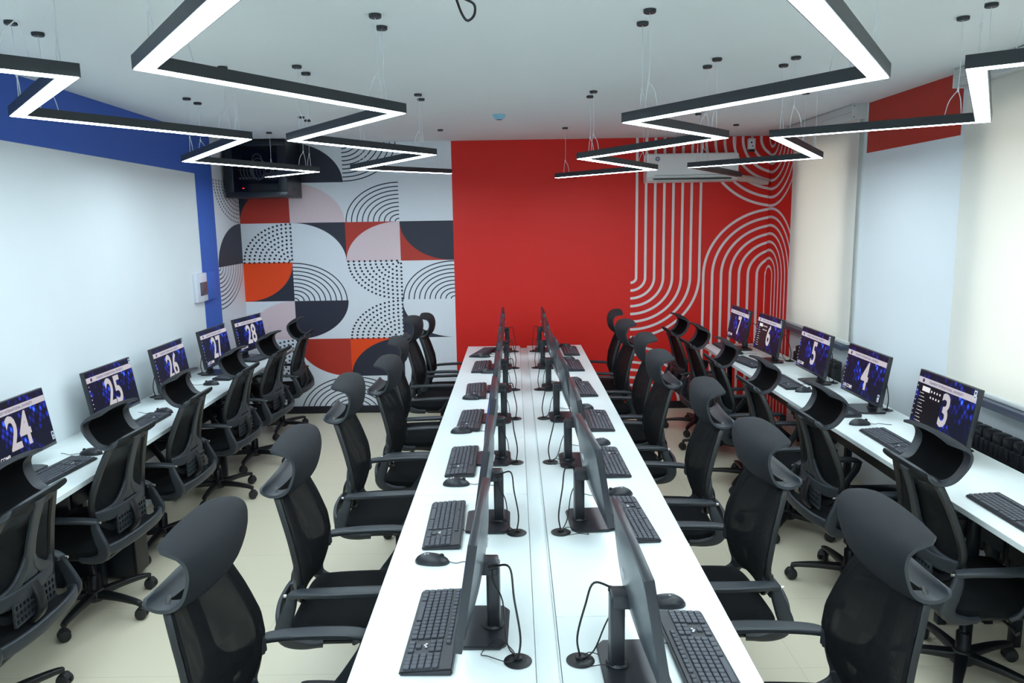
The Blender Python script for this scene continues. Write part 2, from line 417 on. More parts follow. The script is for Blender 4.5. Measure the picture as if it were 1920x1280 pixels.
for r, spec in enumerate([('flat',), ('dots', 'tr'), ('q', 'br', 'N'), ('lines', 'tl'), ('flat',), ('flat',), ('flat',)]):
    cell(leftmap, 6.84, YB-.003, r, spec[0], *( [spec[1]] if len(spec) > 1 else []), *(([spec[2]] if len(spec) > 2 else [])))
g = obj('geometric_mural', geo, [M['mwhite'], M['navy'], M['dkred'], M['orange'], M['pink']], wall_back, smooth=0)
g['label'] = 'mural of squares with quarter circles, dots and thin arcs'
# red striped mural
red = B(); d0, d1 = .001, .0025
for a, b in ((-.597, XR-d0), ): poly(red, [Vector((a, YB-d0, 0)), Vector((b, YB-d0, 0)), Vector((b, YB-d0, H)), Vector((a, YB-d0, H))], 0)
poly(red, [Vector((XR-d0, YB-d0, 0)), Vector((XR-d0, 6.84, 0)), Vector((XR-d0, 6.84, H)), Vector((XR-d0, YB-d0, H))], 0)
SW = .025
def strip(x, z0, z1):
    a, b = x-SW/2, x+SW/2
    if a < XR-d1 < b: b = XR-d1
    poly(red, [redmap(a, z0, d1), redmap(b, z0, d1), redmap(b, z1, d1), redmap(a, z1, d1)], 1)
for k in range(8):
    x = 1.21+.0893*k; strip(x, 1.337, H-.001)
    arcband(red, redmap, 1.154, 1.337, x-1.154, .05+.0785*k, -PI/2, 0, SW, 1, d1)
    arcband(red, redmap, 1.154, .03, .056+.0893*k, .06+.0785*k, 0, PI/2, SW, 1, d1)
    r = .095+.0885*k; rz = r*.9; cs = 2.592
    SMAX = XR+(YB-6.85)
    for sgn in (-1, 1):
        if cs+sgn*r+SW/2 < SMAX: strip(cs+sgn*r, 0, 1.349)
        if cs+sgn*r+SW/2 < SMAX: strip(cs+sgn*r, 2.663, H-.001)
    for zc, sg in ((1.349, 1), (2.663, -1)):
        pr = None
        for j in range(73):
            th = PI*j/72; c, s = math.cos(th), math.sin(th)
            ua, ub = cs+(r-SW/2)*c, cs+(r+SW/2)*c
            if max(ua, ub) > SMAX: pr = None; continue
            a = red.verts.new(redmap(ua, zc+sg*(rz-SW/2)*s, d1)); b = red.verts.new(redmap(ub, zc+sg*(rz+SW/2)*s, d1))
            if pr: f = red.faces.new((pr[0], pr[1], b, a)); f.material_index = 1
            pr = (a, b)
g = obj('striped_mural', red, [M['red'], M['stripe']], wall_back, smooth=0)
g['label'] = 'red mural with bent white stripes'
# blue band on the left wall, red panel on the right wall
bm = B()
ZB = 2.345
poly(bm, [leftmap(Y0+.01, ZB, .001), leftmap(6.42, ZB, .001), leftmap(6.42, H-.001, .001), leftmap(Y0+.01, H-.001, .001)], 0)
poly(bm, [leftmap(6.42, .0, .001), leftmap(6.84, .0, .001), leftmap(6.84, H-.001, .001), leftmap(6.42, H-.001, .001)], 0)
obj('painted_band', bm, M['blue'], wall_left, smooth=0)['label'] = 'blue painted band'
bm = B(); poly(bm, [Vector((XR-.001, y, z)) for y, z in ((4.36, 2.345), (5.5, 2.345), (5.5, H-.001), (4.36, H-.001))], 0)
obj('painted_band', bm, M['dkred'], wall_right, smooth=0)['label'] = 'dark red painted panel'
bpy.data.materials['brick red paint']

# ------------------------------------------------------------------ blinds
WB = .97
for (a, b, lab) in ((5.53, 6.85, 'cream roller blind pulled down over the far window beside the striped wall'), (1.05, 4.28, 'cream roller blind pulled down over the near window at the right edge')):
    t = thing('roller_blind', lab, 'blind', (2.455, (a+b)/2, WB), 0, 'roller blinds')
    h = (b-a)/2; yo = (a+b)/2
    bm = B(); n = 12
    box(bm, .004, .006, -h+.02, h-.02, .0, H-WB-.07); obj('blind_cloth', bm, M['blind'], t, smooth=0)
    bm = B(); box(bm, -.01, .02, -h+.02, h-.02, -.005, .02, .006); obj('bottom_rail', bm, M['cass'], t)
    bm = B(); box(bm, -.06, .055, -h, h, H-WB-.10, H-WB-.002, .008); box(bm, -.066, -.058, -h, h, H-WB-.055, H-WB-.045); cs_ = obj('cassette', bm, M['cass'], t)
    for y in (-h-.003, h-.003):
        bm = B(); box(bm, -.068, .056, y, y+.006, H-WB-.105, H-WB-.001, .002)
        cyl(bm, (-.05, H-WB-.09), .004, y-.002, y+.008, 8, 1, ax='y'); cyl(bm, (-.05, H-WB-.015), .004, y-.002, y+.008, 8, 1, ax='y')
        obj('end_cap', bm, [M['cass'], M['plastic']], cs_)

# ------------------------------------------------------------------ radiators
def radiator(y0, y1, lab):
    t = thing('radiator', lab, 'radiator', (2.43, (y0+y1)/2, 0), 0, 'black radiators under the windows')
    n = int((y1-y0)/.08); L = n*.08
    for k in range(n):
        y = -L/2+k*.08
        bm = B()
        box(bm, -.035, .035, y+.004, y+.076, .76, .825, .014)
        box(bm, -.048, .03, y+.006, y+.036, .22, .775, .006); box(bm, -.048, .03, y+.044, y+.074, .22, .775, .006)
        for z in (.3, .38, .46, .54, .62, .70): box(bm, -.05, -.02, y+.002, y+.078, z, z+.012)
        box(bm, -.03, .03, y+.01, y+.07, .18, .24, .01)
        obj('radiator_section', bm, M['rad'], t)
    bm = B(); tube(bm, [(0, L/2, .76), (0, L/2+.05, .76)], .018, 10, 1); tube(bm, [(0, L/2+.04, .76), (0, L/2+.075, .76)], .026, 10, 1)
    obj('valve', bm, M['acw'], t)
    bm = B()
    for y in (-L/2+.1, L/2-.1):
        box(bm, -.02, .02, y-.01, y+.01, 0, .2)
    obj('foot', bm, M['rad'], t)
radiator(5.62, 6.44, 'black ribbed radiator under the far window behind the monitors showing five and six')
radiator(2.6, 4.2, 'black ribbed radiator under the near window behind the monitor showing three')

# ------------------------------------------------------------------ desks
ZD = .75
def desk(name, pts, lab, cat='desk', group=None, legs=(), panel=None, grom=()):
    cx = sum(p[0] for p in pts)/len(pts); cy = sum(p[1] for p in pts)/len(pts)
    t = thing(name, lab, cat, (cx, cy, 0), 0, group)
    P = [(x-cx, y-cy) for x, y in pts]
    bm = B(); prism(bm, P, ZD-.025, ZD)
    es = [e for e in bm.edges]; bmesh.ops.bevel(bm, geom=es, offset=.0015, segments=1, affect='EDGES')
    for f in bm.faces:
        f.material_index = 1 if abs(f.normal.z) < .5 and f.calc_area() > .002 else 0
    obj('desktop', bm, [M['desk'], M['desk']], t, smooth=0)
    for (x, y) in legs:
        bm = B(); x -= cx; y -= cy; w = .13
        box(bm, x-w, x-w+.04, y-.02, y+.02, .0, ZD-.065, .003); box(bm, x+w-.04, x+w, y-.02, y+.02, 0, ZD-.065, .003)
        box(bm, x-w, x+w, y-.02, y+.02, ZD-.065, ZD-.026, .003)
        obj('leg_frame', bm, M['rackm'], t)
    if panel:
        x0, x1, y0, y1 = panel
        bm = B(); box(bm, x0-cx, x1-cx, y0-cy, y1-cy, .40, ZD-.03, .002); obj('modesty_panel', bm, M['rackm'], t)
        bm = B(); xm = (x0+x1)/2; sd = -1 if xm < .07 else 1
        if abs(xm) > 1: sd = -sd
        box(bm, xm-cx+min(.01*sd, .11*sd), xm-cx+max(.01*sd, .11*sd), y0-cy+.03, y1-cy-.03, ZD-.13, ZD-.12, .001)
        for s in (min(.01*sd, .105*sd), max(.01*sd, .105*sd)): box(bm, xm-cx+s, xm-cx+s+.005, y0-cy+.03, y1-cy-.03, ZD-.12, ZD-.03)
        obj('cable_tray', bm, M['rackm'], t)
    for (x, y) in grom:
        bm = B(); lathe(bm, [(.0, .0), (.036, .0), (.038, .002), (.034, .0045), (.02, .005), (.0, .005)][1:], (x-cx, y-cy, ZD), 28)
        box(bm, x-cx-.012, x-cx+.012, y-cy-.004, y-cy+.012, ZD+.004, ZD+.012, .003)
        obj('cable_grommet', bm, M['plastic'], t)
GL = [1.87, 2.715, 3.558, 4.387, 5.17, 5.962, 6.743]
xL0, xL1, xR0, xR1 = -.447, .040, .108, .616
YD = 7.07; G = .0012
Lun = [(.7, 3.13), (3.13, 3.985), (3.985, YD)]
for i, (a, b) in enumerate(Lun):
    lab = ['white desk unit nearest the camera on the left side of the centre bench', 'short white desk unit between two seams on the left side of the centre bench', 'long white desk unit at the far end of the left side of the centre bench'][i]
    desk('desk', [(xL0, a+G), (xL1, a+G), (xL1, b-G), (xL0, b-G)], lab, group='white desks', legs=[(-.16, a+.06), (-.16, b-.06)], panel=(-.03, -.018, a+.02, b-.02), grom=[(-.007, y) for y in GL if a < y < b])
for i, (a, b) in enumerate([(.7, 2.1), (2.1, YD)]):
    lab = ['white desk unit nearest the camera on the right side of the centre bench', 'long white desk unit on the right side of the centre bench reaching the red wall'][i]
    desk('desk', [(xR0, a+G), (xR1, a+G), (xR1, b-G), (xR0, b-G)], lab, group='white desks', legs=[(.32, a+.06), (.32, b-.06)], panel=(.178, .19, a+.02, b-.02), grom=[(.16, y) for y in GL if a < y < b])
bm = B(); box(bm, -.032, .032, -3.15, 3.15, 0, .012, .002); box(bm, -.032, -.029, -3.15, 3.15, .012, .022); box(bm, .029, .032, -3.15, 3.15, .012, .022)
for y in (-3, -1, 1, 3): box(bm, -.02, .02, y-.02, y+.02, -.725, 0)
tag(obj('cable_channel', bm, M['desk'], None, (.074, 3.87, .725)), 'white cable channel running between the two halves of the centre bench', 'channel')
dlb = lambda y: -2.535-.035*(y-4.45)
dlf = lambda y: -2.045-.025*(y-4.45)
GLW = [2.72, 3.54, 4.35, 5.124, 5.93, 6.75]
for i, (a, b) in enumerate([(1.2, 3.92), (3.92, 5.55), (5.55, 7.12)]):
    lab = ['white wall desk nearest the camera under the left wall, holding the monitor showing twenty-four', 'middle white wall desk under the left wall, holding the monitors showing twenty-five and twenty-six', 'far white wall desk under the left wall, holding the monitors showing twenty-seven and twenty-eight'][i]
    desk('desk', [(dlb(a), a+G), (dlf(a), a+G), (dlf(b), b-G), (dlb(b), b-G)], lab, group='white desks', legs=[[(-2.36, 1.3), (-2.36, 3.84)], [(-2.36, 4.09)], [(-2.36, 5.6), (-2.38, 7.08)]][i], panel=(-2.44, -2.425, a+.02, b-.02), grom=[(-2.5, y) for y in GLW if a < y < b])
drf = lambda y: 1.76-.012*(y-4.45)
GRW = [2.83, 3.651, 4.46, 5.239, 6.083, 6.85]
for i, (a, b) in enumerate([(1.2, 3.2), (3.2, 7.0)]):
    lab = ['white wall desk nearest the camera along the right wall, at the picture edge', 'long white wall desk along the windows, holding five monitors'][i]
    desk('desk', [(drf(a), a+G), (2.285, a+G), (2.285, b-G), (drf(b), b-G)], lab, group='white desks', legs=[[(2.1, 1.3), (2.1, 3.15)], [(2.1, 3.35), (2.1, 4.90), (2.1, 6.95)]][i], panel=(2.17, 2.185, a+.02, b-.02), grom=[(2.23, y) for y in GRW if a < y < b])

# ------------------------------------------------------------------ office chair
U0 = -.005
def make_chair():
    t = link('office_chair', None); ch = {}
    def P(name, bm, m, upper=True, parent=t, smooth=50):
        o = obj(name, bm, m, parent, smooth=smooth); o['u'] = 1 if upper else 0
        return o
    # seat
    bm = B()
    ns, nt = 16, 16
    grid = []
    def sp(s, q, topf):
        a, b = s*2-1, q*2-1
        ex = .245; ey = .245
        x = .015+ex*a; wy = ey*(1-.10*max(0, -a)**2-.03*max(0, a)**4)
        # squircle corner
        y = wy*b*(1-.06*abs(a)**6); x = .015+ex*a*(1-.06*abs(b)**6)
        e = max(abs(a), abs(b)); drop = .0 if e < .7 else ((e-.7)/.3)**2.2*.03
        z = .462-drop-.008*(1-b*b)*(1-a*a)-(.018*max(0, a)**2)
        return Vector((x, y, z)) if topf else Vector((x, y, .405))
    top = [[bm.verts.new(sp(i/ns, j/nt, True)) for j in range(nt+1)] for i in range(ns+1)]
    bot = [[bm.verts.new(sp(i/ns, j/nt, False)) for j in range(nt+1)] for i in range(ns+1)]
    for i in range(ns):
        for j in range(nt):
            bm.faces.new((top[i][j], top[i+1][j], top[i+1][j+1], top[i][j+1])); bm.faces.new((bot[i][j], bot[i][j+1], bot[i+1][j+1], bot[i+1][j]))
    for i in range(ns):
        for j in (0, nt): bm.faces.new((top[i][j], bot[i][j], bot[i+1][j], top[i+1][j]))
    for j in range(nt):
        for i in (0, ns): bm.faces.new((top[i][j], top[i][j+1], bot[i][j+1], bot[i][j]))
    P('seat', bm, M['fabric'])
    bm = B(); box(bm, -.225, .25, -.235, .235, .383, .412, .014); P('seat_pan', bm, M['plastic'])
    bm = B(); box(bm, -.12, .1, -.07, .07, .335, .388, .012); P('tilt_mechanism', bm, M['plastic'])
    bm = B(); tube(bm, [(.03, -.06, .36), (.04, -.2, .355), (.05, -.25, .34)], [.006, .006, .012], 8); P('lever', bm, M['plastic'])
    # backrest mesh
    zb0, zb1 = .50, .928
    wf = [(0, .13), (.06, .175), (.15, .212), (.3, .236), (.45, .235), (.65, .215), (.85, .190), (.96, .176), (1, .155)]
    uf = [(0, -.205), (.12, -.20), (.3, -.195), (.5, -.205), (.75, -.232), (1, -.268)]
    def bp(s, q, off=0):
        z = zb0+(zb1-zb0)*s; b = q*2-1; w = pl(wf, s); y = w*b
        return Vector((pl(uf, s)+.035*b*b*w/.22-off, y, z))
    bm = B(); shell(bm, lambda s, q: bp(s, q), 22, 14, .004); P('backrest_mesh', bm, M['mesh'])
    bm = B()
    out = [bp(s, 0, .008) for s in (0, .06, .15, .3, .45, .65, .85, 1)]+[bp(1, q, .008) for q in (.25, .5, .75)]+[bp(s, 1, .008) for s in (1, .85, .65, .45, .3, .15, .06, 0)]+[bp(0, q, .008) for q in (.75, .5, .25)]
    Q = catmull(out+[out[0]], 3)[:-1]
    # flat outer band following the surface
    n = len(Q); cen = Vector((-.24, 0, .72)); rings = []
    for i in range(n):
        tn = (Q[(i+1) % n]-Q[i-1]).normalized(); nrm = Vector((1, 0, 0))-tn*tn.x; nrm.normalize(); inn = nrm.cross(tn)
        if inn.dot(cen-Q[i]) < 0: inn = -inn
        r_ = []
        for (a, b) in ((-.003, .005), (.026, .003), (.03, -.004), (.026, -.012), (0, -.015), (-.005, -.005)): r_.append(bm.verts.new(Q[i]+inn*a+nrm*b))
        rings.append(r_)
    for i in range(n):
        a, b = rings[i], rings[(i+1) % n]
        for k in range(6): bm.faces.new((a[k], a[(k+1) % 6], b[(k+1) % 6], b[k]))
    P('backrest_frame', bm, M['plastic'])
    bm = B()   # spine rib spreading into the arm yoke
    rib = [bp(s, .5, .022) for s in (1, .8, .6, .4, .28)]
    band(bm, rib, [.032, .028, .028, .034, .05], .008, (0, 1, 0))
    for s in (-1, 1):
        band(bm, [bp(.5, .5+.03*s, .022), bp(.36, .5+.10*s, .024), bp(.24, .5+.28*s, .026), bp(.2, .5+.5*s, .02)+Vector((.02, .01*s, 0))], [.012, .022, .026, .026], .008, (.3, .6*s, .7) if False else (0, 0, 1))
    band(bm, [bp(.22, 0, .02)+Vector((.02, -.01, 0)), bp(.2, .2, .028), bp(.2, .5, .03), bp(.2, .8, .028), bp(.22, 1, .02)+Vector((.02, .01, 0))], .028, .009, (0, 0, 1))
    P('backrest_rib', bm, M['plasticg'])
    # lumbar grille
    bm = B(); lz0, lz1 = .485, .565
    for k in range(12):
        y = -.125+k*.25/11; box(bm, -.232, -.224, y-.004, y+.004, lz0, lz1)
    for k in range(4):
        z = lz0+k*(lz1-lz0)/3; box(bm, -.233, -.223, -.129, .129, z-.004, z+.004)
    P('lumbar_grille', bm, M['plasticg'], smooth=0)
    bm = B(); band(bm, [(-.225, 0, .60), (-.25, 0, .54), (-.24, 0, .47), (-.14, 0, .40)], .022, .012, (0, 1, 0)); P('back_bracket', bm, M['plastic'])
    bm = B(); band(bm, [(-.21, -.258, .438), (-.245, -.235, .448), (-.272, -.17, .452), (-.288, -.08, .456), (-.291, 0, .457), (-.288, .08, .456), (-.272, .17, .452), (-.245, .235, .448), (-.21, .258, .438)], .024, .010, (0, 0, 1)); P('rear_bar', bm, M['plasticg'])
    # arms
    for s in (-1, 1):
        bm = B()
        band(bm, [(-.20, .245*s, .585), (-.15, .262*s, .597), (-.04, .272*s, .602), (.08, .272*s, .604), (.14, .268*s, .600), (.165, .266*s, .585)], [.02, .026, .03, .03, .027, .016], .010, (0, 1, 0))
        P('armrest', bm, M['plasticg'])
        bm = B(); band(bm, [(.152, .268*s, .59), (.142, .268*s, .55), (.10, .264*s, .49), (.06, .258*s, .435), (.02, .24*s, .40)], [.020, .020, .018, .02, .024], .009, (.8, 0, .5))
        band(bm, [(-.19, .25*s, .59), (-.20, .258*s, .55), (-.218, .262*s, .50), (-.232, .262*s, .455), (-.215, .258*s, .418), (-.16, .25*s, .398), (-.1, .235*s, .392)], [.016, .021, .026, .028, .024, .018, .018], .010, (1, 0, .25))
        P('arm_support', bm, M['plasticg'])
    for s in (-1, 1):
        bm = B(); cyl(bm, (s*.252, .585), .006, -.222, -.212, 10, 0, ax='x')
        P('screw', bm, M['chrome'])
    # headrest: C-shaped padded shell opening to the rear
    prof = catmull([(-.300, 0, .952), (-.278, 0, .934), (-.240, 0, .922), (-.198, 0, .926), (-.167, 0, .950), (-.152, 0, .990), (-.150, 0, 1.030), (-.166, 0, 1.066), (-.205, 0, 1.088), (-.262, 0, 1.098)], 6)
    np_ = len(prof)-1
    def hp(s, q):
        i = s*np_; j = min(int(i), np_-1); f = i-j; p = prof[j]*(1-f)+prof[j+1]*f
        b = q*2-1
        w = pl([(0, .170), (.06, .180), (.35, .182), (.6, .194), (.82, .204), (.9, .202), (.96, .190), (1, .165)], s)
        sag = .014*b*b*max(0, (s-.5))*2
        return Vector((p.x-.034*abs(b)**2.0*math.sin(PI*min(1, s*1.15))**.8 if s < .87 else p.x-.034*abs(b)**2*math.sin(PI*min(1, .87*1.15))**.8, w*b, p.z-sag))
    def mi(i, j, back):
        if back == HB and 6 <= i <= 25 and 2 <= j <= 13: return 1
        if back == HB: return 2
        return 0
    HB = 0
    bm = B(); shell(bm, hp, 28, 16, .010, mi)
    for v in bm.verts: v.co -= Vector((-.292, 0, .908))
    hr = P('headrest', bm, [M['pad'], M['inner'], M['rim']]); hr.location = (-.292, 0, .908)
    # base
    bm = B(); lathe(bm, [(.028, .07), (.028, .20), (.022, .205), (.016, .21), (.016, .34)], (0, 0, 0), 16); col = P('gas_column', bm, M['steel'], False); col['u'] = 2
    bm = B(); lathe(bm, [(.03, .055), (.045, .062), (.048, .10), (.036, .115), (.03, .12)], (0, 0, 0), 20); P('base_hub', bm, M['plastic'], False)
    a0 = .35
    for k in range(5):
        a = a0+k*2*PI/5; c, s = math.cos(a), math.sin(a)
        bm = B(); band(bm, [(.03*c, .03*s, .092), (.15*c, .15*s, .092), (.25*c, .25*s, .084), (.283*c, .283*s, .076)], [.026, .021, .016, .013], [.018, .014, .011, .011], (-s, c, 0), 4)
        tube(bm, [(.28*c, .28*s, .08), (.28*c, .28*s, .045)], .009, 8, 1)
        lg = P('base_leg', bm, M['plastic'], False)
        bm = B(); ca = a+random.uniform(-1.2, 1.2); mt = Matrix.Translation((.285*c, .285*s, .028)) @ Matrix.Rotation(ca, 4, 'Z')
        for y0 in (-.024, .006):
            vs = len(bm.verts); nn = 18
            ra = [[(.027 if 0 < w < 3 else .022), y0+[0, .003, .015, .018][w]] for w in range(4)]
            R = [[bm.verts.new(mt @ Vector((r*math.cos(2*PI*i/nn), yy, r*math.sin(2*PI*i/nn)))) for i in range(nn)] for r, yy in ra]
            for A, Bb in zip(R, R[1:]):
                for i in range(nn): bm.faces.new((A[i], A[(i+1) % nn], Bb[(i+1) % nn], Bb[i]))
            bm.faces.new(R[0][::-1]); bm.faces.new(R[-1])
        tube(bm, [mt @ Vector(p) for p in ((.024, 0, .012), (.008, 0, .030), (-.014, 0, .026), (-.026, 0, .01))], [.02]*4, 8, 3, flat=[.004]*4, side=mt.to_3x3() @ Vector((0, 1, 0)))
        cyl2 = P('caster', bm, M['rubber'], False)
    return t
chair0 = make_chair(); used = [False]
def place_chair(x, y, rz, dz, label, group, tilt=0):
    o = chair0 if not used[0] else copy_tree(chair0); 
    if not used[0]:
        used[0] = True
    o.location = (x, y, 0); o.rotation_euler = (0, 0, rz)
    tag(o, label, 'chair', group)
    for c in o.children:
        if c.get('u') == 1:
            hd = c.name.startswith('headrest'); c.location.z = dz+(.908 if hd else 0)
            if hd: c.rotation_euler.y = math.radians(tilt)
        elif c.get('u') == 2: c.scale.z = (.34+dz)/.34
    return o
FX = lambda l: [(a, b, c, d) for a, b, c, d in l]
ordn = ['nearest', 'second', 'third', 'fourth', 'fifth', 'sixth', 'farthest']
CLc = [(-.64, 1.95, .035, -.02), (-.61, 2.74, .045, .03), (-.60, 3.60, .08, .04), (-.53, 4.33, .04, -.03), (-.59, 5.11, .04, .05), (-.595, 5.93, .08, -.04), (-.56, 6.58, .025, .03)]
for i, (x, y, dz, r) in enumerate(CLc):
    place_chair(x, y, r, dz, 'black mesh office chair, %s in the row left of the centre bench' % ordn[i], 'office chairs left of the centre bench')
CRc = [(.78, 1.96, .03, 0), (.70, 2.75, .04, .03), (.70, 3.56, .04, -.04), (.635, 4.39, .04, .02), (.665, 5.06, .045, 0), (.64, 5.78, .045, .04), (.65, 6.48, .045, -.05)]
for i, (x, y, dz, r) in enumerate(CRc):
    place_chair(x, y, PI+r, dz, 'black mesh office chair, %s in the row right of the centre bench' % ordn[i], 'office chairs right of the centre bench')
LWc = [(-2.08, 2.70, 0, .03, 'cut by the left picture edge'), (-2.14, 3.58, 0, -.03, 'between monitors twenty-four and twenty-five'), (-2.16, 4.38, 0, .03, 'in front of monitor twenty-six'), (-2.15, 5.22, 0, 0, 'in front of monitor twenty-seven'), (-2.14, 5.98, 0, -.04, 'second from the mural wall'), (-2.19, 6.88, 0, .06, 'nearest the mural wall')]
for i, (x, y, dz, r, lb) in enumerate(LWc):
    place_chair(x, y, PI+r, dz-.015, 'black office chair at the left wall desk, ' + lb, 'office chairs along the left wall', 13)
RWc = [(1.85, 2.94, 0, .0, 'in front of monitor three'), (1.73, 3.75, 0, .03, 'between monitors three and four'), (1.68, 4.51, 0, .0, 'left of monitor four'), (1.665, 5.29, 0, -.03, 'left of monitor five'), (1.66, 6.07, 0, .03, 'left of monitor six'), (1.65, 6.75, 0, .04, 'nearest the red striped wall')]
for i, (x, y, dz, r, lb) in enumerate(RWc):
    place_chair(x, y, r, dz-.015, 'black office chair at the window-side desk, ' + lb, 'office chairs along the right wall', 13)

# ------------------------------------------------------------------ text as mesh
def text_bm(bm, body, size, origin, ux, uz, mi=0, sx=1.0, bold=0.0, align='LEFT', ext=.0003):
    cu = bpy.data.curves.new('t', 'FONT'); cu.body = body; cu.size = size; cu.align_x = align; cu.offset = bold; cu.resolution_u = 3
    o = bpy.data.objects.new('t', cu); C.objects.link(o)
    dg = bpy.context.evaluated_depsgraph_get(); me = bpy.data.meshes.new_from_object(o.evaluated_get(dg))
    ux, uz = Vector(ux), Vector(uz); base = len(bm.verts); vs = []
    for v in me.vertices: vs.append(bm.verts.new(Vector(origin)+ux*(v.co.x*sx)+uz*v.co.y))
    for p in me.polygons:
        try: f = bm.faces.new([vs[i] for i in p.vertices]); f.material_index = mi
        except ValueError: pass
    bpy.data.objects.remove(o); bpy.data.meshes.remove(me); bpy.data.curves.remove(cu)

# ------------------------------------------------------------------ monitor  (faces +x, origin at stand foot on the desk)
MW, MH, MZ = .51, .298, .072
TILT = math.radians(9)
PX = .055
def tilt_mtx(): return Matrix.Translation((PX, 0, MZ+MH/2)) @ Matrix.Rotation(-TILT, 4, 'Y')
TM = tilt_mtx()
def rect(bm, y0, y1, z0, z1, x, mi=0):
    poly(bm, [Vector((x, y0, z0)), Vector((x, y1, z0)), Vector((x, y1, z1)), Vector((x, y0, z1))], mi)
def make_monitor(cable=1):
    t = link('computer_monitor', None)
    bm = B()   # base plate, hexagonal outline
    prism(bm, [(-.045, -.09), (-.025, -.115), (.09, -.115), (.125, -.10), (.125, .10), (.09, .115), (-.025, .115), (-.045, .09)], 0, .011)
    bmesh.ops.bevel(bm, geom=bm.edges[:], offset=.003, segments=2, affect='EDGES')
    obj('stand_base', bm, M['mon'], t)
    bm = B(); box(bm, -.022, .016, -.025, .025, .01, .205, .006); box(bm, -.018, PX-.02, -.03, .03, .175, .215, .006); lathe(bm, [(.03, .01), (.032, .014), (.028, .02)], (0, 0, 0), 20)
    obj('stand_column', bm, M['mon'], t)
    bm = B(); box(bm, -.014, .010, -MW/2, MW/2, -MH/2, MH/2, .003, 0, TM)
    # bulged back cover
    n = 10
    def bk(s, q):
        a, b = s*2-1, q*2-1; d = .022*max(0, (1-abs(a)**2.6))*max(0, (1-abs(b)**2.6))
        return TM @ Vector((-.0135-d, b*MW/2*.985, a*MH/2*.97))
    vv = [[bm.verts.new(bk(i/n, j/14)) for j in range(15)] for i in range(n+1)]
    for i in range(n):
        for j in range(14): bm.faces.new((vv[i][j], vv[i+1][j], vv[i+1][j+1], vv[i][j+1])).material_index = 1
    cs_ = obj('casing', bm, [M['mon'], M['monback']], t)
    bm = B()
    for k in range(5): box(bm, -.0375, -.0335, -.02+k*.008, -.016+k*.008, .04, .055, 0, 0, TM)
    obj('back_emblem', bm, M['mark'], cs_, smooth=0)
    sc = B(); rect(sc, -MW/2+.006, MW/2-.006, -MH/2+.016, MH/2-.006, 0)
    so = link('screen', finish(sc, 'screen', M['screen'], 0), t); so.matrix_basis = TM @ Matrix.Translation((.0106, 0, 0))
    return t
mon0 = make_monitor(); pool = [copy_tree(mon0) for _ in range(23)]+[mon0]
def sub(parent, bm, name, m, d=.0012):
    o = link(name, finish(bm, name, m, 0), parent); o.location = (d, 0, 0); return o
